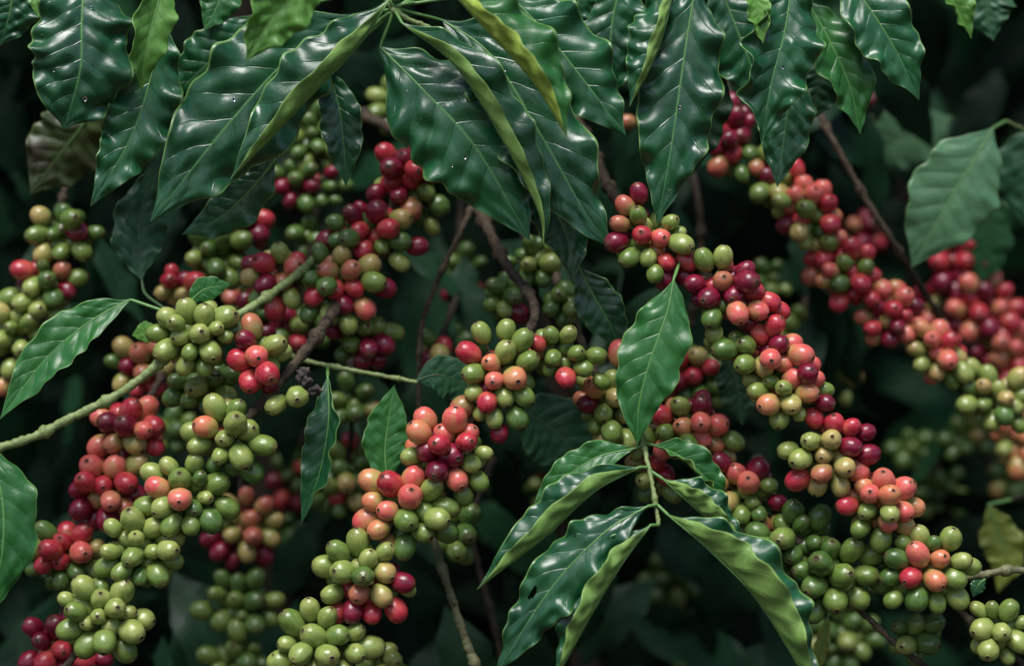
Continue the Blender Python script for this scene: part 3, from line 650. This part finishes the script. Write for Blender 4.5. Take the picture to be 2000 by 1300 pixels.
leaf(T2,'mid',[(870,-30,-160),(950,60,-190),(1040,160,-200),(1108,270,-190)],92,(100,60),(0,-28),ws=(.62,1),wave=.14,under=UNDB,pet=[(820,-40,-60),(765,0,5)],label='near leaf with a bright yellow-green underside')
leaf(T2,'dark',[(985,-20,40),(1070,70,20),(1150,170,10),(1222,264,10)],80,(5,-20),(5,-25),wave=.22,pet=[(880,-20,30),(780,10,10)])
leaf(T2,'dark',[(1050,300,120),(1080,400,110),(1110,470,100),(1122,550,100)],50,(10,-20),(10,-20))
leaf(T2,'mid',[(400,-60,120),(430,-10,110),(400,60,100)],40)
T3 = shoot('leafy shoot at the top right of centre with a long dark hanging leaf',[(1500,-300,300),(1420,-150,120),(1350,-70,30),(1290,-60,40),(1130,-50,60)],8,5)
leaf(T3,'dark',[(1320,-50,0),(1300,50,-20),(1272,130,-30),(1230,208,-20)],66,(0,-25),(95,70),ws=(1,.5),wave=.16,pet=[(1345,-75,25)])
leaf(T3,'dark',[(1362,-50,20),(1338,100,0),(1312,280,-10),(1284,437,0)],80,(10,-22),(10,-22),wave=.22,nw=4,quilt=.085,pet=[(1360,-85,40)],label='long dark leaf hanging in front of the cherries',drops=3)
leaf(T3,'deep',[(1385,90,160),(1375,180,160),(1362,260,160),(1350,345,170)],56)
leaf(T3,'dark',[(1135,-50,50),(1130,0,50),(1108,65,60)],32)
leaf(T3,'dark',[(1230,-60,150),(1200,20,150),(1190,120,150),(1190,200,160)],70)
T4 = shoot('leafy shoot at the upper right with a twisted glossy leaf',[(1680,-320,300),(1600,-160,120),(1545,-70,20),(1450,-50,60)],8,5)
leaf(T4,'dark',[(1548,-50,0),(1533,60,-20),(1505,170,-30),(1487,277,-20)],74,(25,15),(10,-25),wave=.26,nw=3.4,pet=[(1560,-85,35)],label='twisted glossy leaf with pale edges',drops=3)
leaf(T4,'light',[(1470,-40,-40),(1480,20,-50),(1490,85,-50)],26,(30,20),(10,0))
leaf(T4,'dark',[(1400,-40,140),(1440,60,130),(1470,140,130),(1485,215,140)],72,(5,-20),(5,-20),pet=[(1445,-52,70)])
leaf(T4,'dark',[(1545,120,130),(1540,200,120),(1530,280,120),(1518,365,120)],52,(10,-20),(10,-20))
leaf(T4,'dull',[(1590,90,200),(1600,150,200),(1585,235,210)],55)
T5 = shoot('leafy shoot at the top right corner with loose drooping leaves',[(1900,-330,400),(1800,-170,200),(1680,-70,90),(1590,-30,80)],8,5)
leaf(T5,'mid',[(1575,0,120),(1620,80,100),(1660,170,100),(1680,262,110)],58,(40,10),(5,-25),wave=.14,pet=[(1600,-35,80)])
leaf(T5,'dark',[(1640,-60,80),(1700,20,60),(1750,100,60),(1795,195,70)],62,(20,10),(5,-25),wave=.14,pet=[(1660,-65,90)])
leaf(T5,'light',[(1820,-70,150),(1860,0,150),(1897,75,160)],40,(60,40),(5,-20),pet=[(1790,-165,200)])
leaf(T5,'dull',[(1960,-60,320),(1930,10,320),(1940,80,320)],50)
T6 = shoot('blurred leafy shoot at the right edge with a pale hanging leaf',[(2260,380,1100),(2120,310,800),(2030,268,600),(1965,236,480)],4,3,GSTEM)
leaf(T6,'pale',[(1940,250,430),(1895,325,410),(1838,420,410),(1780,522,430)],86,(18,-12),(-5,-22),wave=.05,quilt=.04,crink=.008,pet=[(1965,236,480)],label='pale hanging leaf in soft focus')
leaf(T6,'pale',[(1860,230,900),(1800,255,900),(1735,285,920),(1680,330,950)],60,wave=.05,quilt=.03,crink=.005)
leaf(T6,'dull',[(2040,250,560),(2005,330,560),(2010,450,580)],66,wave=.05,quilt=.03)
leaf(T6,'farg',[(1920,390,800),(1930,470,800),(1912,560,820)],46,wave=.05,quilt=.03)
T7 = shoot('single broad leaf shoot entering at the left edge',[(-330,760,200),(-200,820,60),(-90,850,0)],7,5)
leaf(T7,'mid',[(-40,865,-20),(0,950,-40),(5,1070,-50),(-25,1205,-40)],66,(5,-15),(10,-25),wave=.08,pet=[(-90,850,0)])
T8 = shoot('thin green shoot left of centre with a narrow dark hanging leaf',[(560,690,200),(600,705,160),(700,725,140),(815,746,130)],5,4)
leaf(T8,'dull',[(812,744,130),(850,732,130),(895,745,140),(940,800,150)],42,(5,-15),(5,-15),wave=.05)
leaf(T8,'dark',[(640,735,60),(642,820,40),(625,920,40),(588,1020,50)],44,(5,-20),(45,45),wave=.13,pet=[(640,713,150)],label='narrow dark leaf with a pale edge')
SH = shoot('leafy shoot at lower centre with pairs of arched leaves showing pale undersides',[(1250,770,170),(1252,840,0),(1262,890,-60),(1275,950,-90),(1287,1025,-110)],6,4)
leaf(SH,'mid',[(1240,875,-60),(1165,893,-70),(1095,940,-70),(1035,1010,-60)],36,(8,-20),(20,10),wave=.16,pet=[(1260,868,-40)])
leaf(SH,'dark',[(1248,912,-90),(1160,960,-110),(1062,1050,-120),(932,1150,-110)],66,(0,-20),(115,55),ws=(1,.68),wave=.17,pet=[(1268,912,-75)],label='leaf with its pale lower half turned up')
leaf(SH,'mid',[(1275,868,-50),(1335,895,-50),(1388,945,-40),(1412,992,-30)],40,(60,60),(5,-20),wave=.15,pet=[(1262,866,-40)])
leaf(SH,'dark',[(1295,935,-90),(1350,985,-100),(1402,1030,-100),(1455,1070,-90)],58,(115,55),(0,-20),ws=(.78,1),wave=.16,pet=[(1272,920,-80)])
leaf(SH,'dark',[(1265,988,-120),(1180,1040,-140),(1075,1150,-150),(965,1320,-140)],58,(0,-25),(15,-25),wave=.24,nw=4.2,pet=[(1283,985,-105)],holes=((.62,.45,.08),),drops=3)
leaf(SH,'dark',[(1270,1025,-130),(1215,1100,-150),(1155,1200,-160),(1085,1330,-150)],72,(-5,-20),(110,55),ws=(1,.68),wave=.2,nw=3.8,pet=[(1287,1025,-110)],label='drooping leaf with a pale folded half')
leaf(SH,'dark',[(1305,1005,-120),(1390,1078,-140),(1485,1180,-150),(1600,1370,-140)],96,(122,44),(0,-25),wave=.17,nw=3.8,ws=(.8,.95),pet=[(1284,985,-105)],label='large drooping leaf with its pale ribbed underside turned out')
T9 = shoot('yellowing leaf shoot in soft focus at the lower right edge',[(2200,900,900),(2080,940,700),(1975,975,640)],4,3,BARKD)
leaf(T9,'yellow',[(1930,985,620),(1950,1040,620),(1965,1090,620),(1950,1155,630)],40,pet=[(1975,975,640)],label='yellow-green blurred leaf')
T10 = shoot('thin yellow-green leaf shoot at the bottom edge right of centre',[(1660,1130,400),(1640,1170,220),(1622,1195,180)],4,4)
leaf(T10,'yellow',[(1618,1200,180),(1605,1260,180),(1588,1330,190)],14,pet=[(1622,1195,180)])

# ------------------------------------------------------------------ bare twigs
def twig(label, pts, r0, r1, mat, gap=150):
    o = thing('bare_twig', label, 'twig', at(*pts[0]), 'bare coffee twigs'); stem(o, pts, r0, r1, mat, node_gap=gap)
twig('thin grey-brown twig curving down left of the central branch',[(960,330,700),(910,430,330),(850,560,300),(822,650,300),(818,800,320),(825,920,360)],6,5,BARK,170)
twig('grey-green twig running to the bottom edge right of the central branch',[(835,960,200),(850,1060,110),(890,1190,90),(910,1250,90),(945,1340,90)],7,9,GBSTEM,190)
twig('soft-focus brown twig slanting down beside the blurred pale leaf',[(1560,120,700),(1610,240,440),(1680,370,420),(1755,490,430),(1850,640,700)],7,6,BARK)
twig('short green twig with swollen node entering at the right edge',[(1700,1150,150),(1800,1140,90),(1890,1128,40),(1985,1112,20),(2080,1130,20)],6,8,GBSTEM,100)
twig('faint brown twig hanging in the dark below centre',[(880,880,900),(900,980,700),(960,1200,640),(990,1340,640)],6,6,BARKD)
twig('dim brown twig behind the leaves right of centre',[(1300,200,900),(1350,330,620),(1370,470,600),(1350,640,620)],9,7,BARKD)

# ------------------------------------------------------------------ trunks
def trunk(label, x, d, r):
    b = at(x, 650, d); b.z = -.95
    o = thing('coffee_trunk', label, 'trunk', b, 'upright coffee trunks')
    n = 40; pts = np.array([[.02*math.sin(i*.3+x), .015*math.cos(i*.37), -.02+i*2.2/n] for i in range(n)])
    V, F = tube_geo(pts, [r*(1.15-.5*i/n)*(1+.05*math.sin(i*1.3)) for i in range(n)], 14)
    link('stem', mk('stem', V, F, [BARKD]), o)
trunk('dark upright coffee trunk in shade behind the left leaves', 520, 1150, .014)
trunk('dark upright coffee trunk in shade behind the middle of the bush', 1130, 1150, .014)
trunk('dark upright coffee trunk in shade behind the right side', 1760, 2000, .014)

# ------------------------------------------------------------------ background foliage
def mass(name, label, n, drange, xr, yr, mats, wts, lr=(220, 400)):
    V, F, fm, UV = [], [], [], []
    for _ in range(n):
        d = drange[0]+(drange[1]-drange[0])*rng.random()
        x = xr[0]+(xr[1]-xr[0])*rng.random(); y = yr[0]+(yr[1]-yr[0])*rng.random()
        ln = lr[0]+(lr[1]-lr[0])*rng.random(); a = math.radians(90+rng.normal()*42)
        dx, dy = math.cos(a)*ln, math.sin(a)*ln; dz = rng.normal()*120
        pts = [(x, y, d), (x+dx*.5+rng.normal()*15, y+dy*.42, d-30+dz*.4), (x+dx, y+dy, d+dz)]
        ro = rng.normal()*38
        pos, nn, W, N, u, vv = leaf_surface(pts, ln*.19, (8+ro, -20), (8-ro, -20), .15, 2.5, 13, 7, .0, rng.random()*6)
        b0 = len(V); V += list(pos.reshape(-1, 3))
        UV += [(uu, v*.5+.5) for uu in u for v in vv]
        mi = int(rng.choice(len(mats), p=wts))
        for i in range(12):
            for j in range(6):
                p = b0+i*7+j; F.append((p, p+1, p+8, p+7)); fm.append(mi)
    o = link(name, mk(name, V, F, [LM[k] for k in mats], fm, UV))
    o['label'] = label; o['category'] = 'foliage'; o['kind'] = 'stuff'
mass('shaded_foliage', 'coffee leaves coloured dim for the shade, hanging just behind the branches', 110, (680, 1050), (-100, 1720), (60, 1250), ['shade','far'], [.75,.25], lr=(170, 300))
mass('background_foliage', 'blurred mass of coffee leaves, mostly coloured dark for the shade behind the branches', 640, (1050, 2400), (-900, 1700), (-900, 1700), ['far','farg'], [.82,.18], lr=(180, 340))
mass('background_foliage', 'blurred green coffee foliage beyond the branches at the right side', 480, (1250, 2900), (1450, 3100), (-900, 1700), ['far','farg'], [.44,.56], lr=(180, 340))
mass('unseen_shade_canopy', 'unseen leafy bush top added above the fruiting branches to shade the foliage behind', 420, (300, 2600), (-1200, 3200), (-1500, -420), ['deep','dark'], [.6,.4])  # leaves out of view, put in to keep sky light off the background

# ------------------------------------------------------------------ setting
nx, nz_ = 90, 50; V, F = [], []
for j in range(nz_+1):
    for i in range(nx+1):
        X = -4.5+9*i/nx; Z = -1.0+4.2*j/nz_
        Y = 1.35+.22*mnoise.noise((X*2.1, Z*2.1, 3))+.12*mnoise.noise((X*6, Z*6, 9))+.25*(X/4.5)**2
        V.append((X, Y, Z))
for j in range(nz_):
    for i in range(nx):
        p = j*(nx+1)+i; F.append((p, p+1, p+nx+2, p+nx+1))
h = link('hedge', mk('hedge', V, F, [HEDGE])); h['label'] = 'wall of dense foliage coloured near-black for the shade, closing the view behind the bush'; h['category'] = 'hedge'; h['kind'] = 'stuff'  # lumpy backing sheet, its darkness is shade painted in the material
G_ = 60; n = 60; V, F = [], []
for j in range(n+1):
    for i in range(n+1):
        X = -G_+2*G_*i/n; Y = -G_+2*G_*j/n
        V.append((X, Y, -.95+.02*mnoise.noise((X*.7, Y*.7, 0))))
for j in range(n):
    for i in range(n):
        p = j*(n+1)+i; F.append((p, p+1, p+n+2, p+n+1))
g = link('ground', mk('ground', V, F, [SOIL])); g['kind'] = 'structure'; g['label'] = 'bare brown soil beneath the coffee bush'; g['category'] = 'ground'

# ------------------------------------------------------------------ light
w = bpy.data.worlds.new('World'); scene.world = w; w.use_nodes = True
nt = w.node_tree; nt.nodes.clear(); b = NB(nt)
EL, AZ = math.radians(60), math.radians(195)
sky = b.n('ShaderNodeTexSky'); sky.sky_type = 'NISHITA'; sky.sun_disc = False
sky.sun_elevation = EL; sky.sun_rotation = AZ; sky.air_density = 1.0; sky.dust_density = 1.2
bg = b.n('ShaderNodeBackground'); bg.inputs[1].default_value = .15
ow = b.n('ShaderNodeOutputWorld'); b.l(sky.outputs[0], bg.inputs[0]); b.l(bg.outputs[0], ow.inputs[0])
sd = bpy.data.lights.new('sun', 'SUN'); sd.energy = 5.0; sd.angle = math.radians(30); sd.color = (1, .985, .96)
so = bpy.data.objects.new('sun', sd); COL.objects.link(so)
dirv = Vector((math.sin(AZ)*math.cos(EL), math.cos(AZ)*math.cos(EL), math.sin(EL)))
so.rotation_euler = dirv.to_track_quat('Z', 'Y').to_euler(); so.location = (0, -1, 3)
# ------------------------------------------------------------------ camera
cd = bpy.data.cameras.new('camera'); co = bpy.data.objects.new('camera', cd); COL.objects.link(co)
co.location = (0, -D, 0); co.rotation_euler = (math.radians(90), 0, 0)
cd.sensor_width = 36; cd.lens = 36*D/(2000*S); cd.clip_start = .05; cd.clip_end = 300
cd.dof.use_dof = True; cd.dof.focus_distance = D-.012; cd.dof.aperture_fstop = 2.8
scene.camera = co
scene.view_settings.view_transform = 'Standard'; scene.view_settings.look = 'None'
scene.view_settings.exposure = 0
print('cherries', NCH)
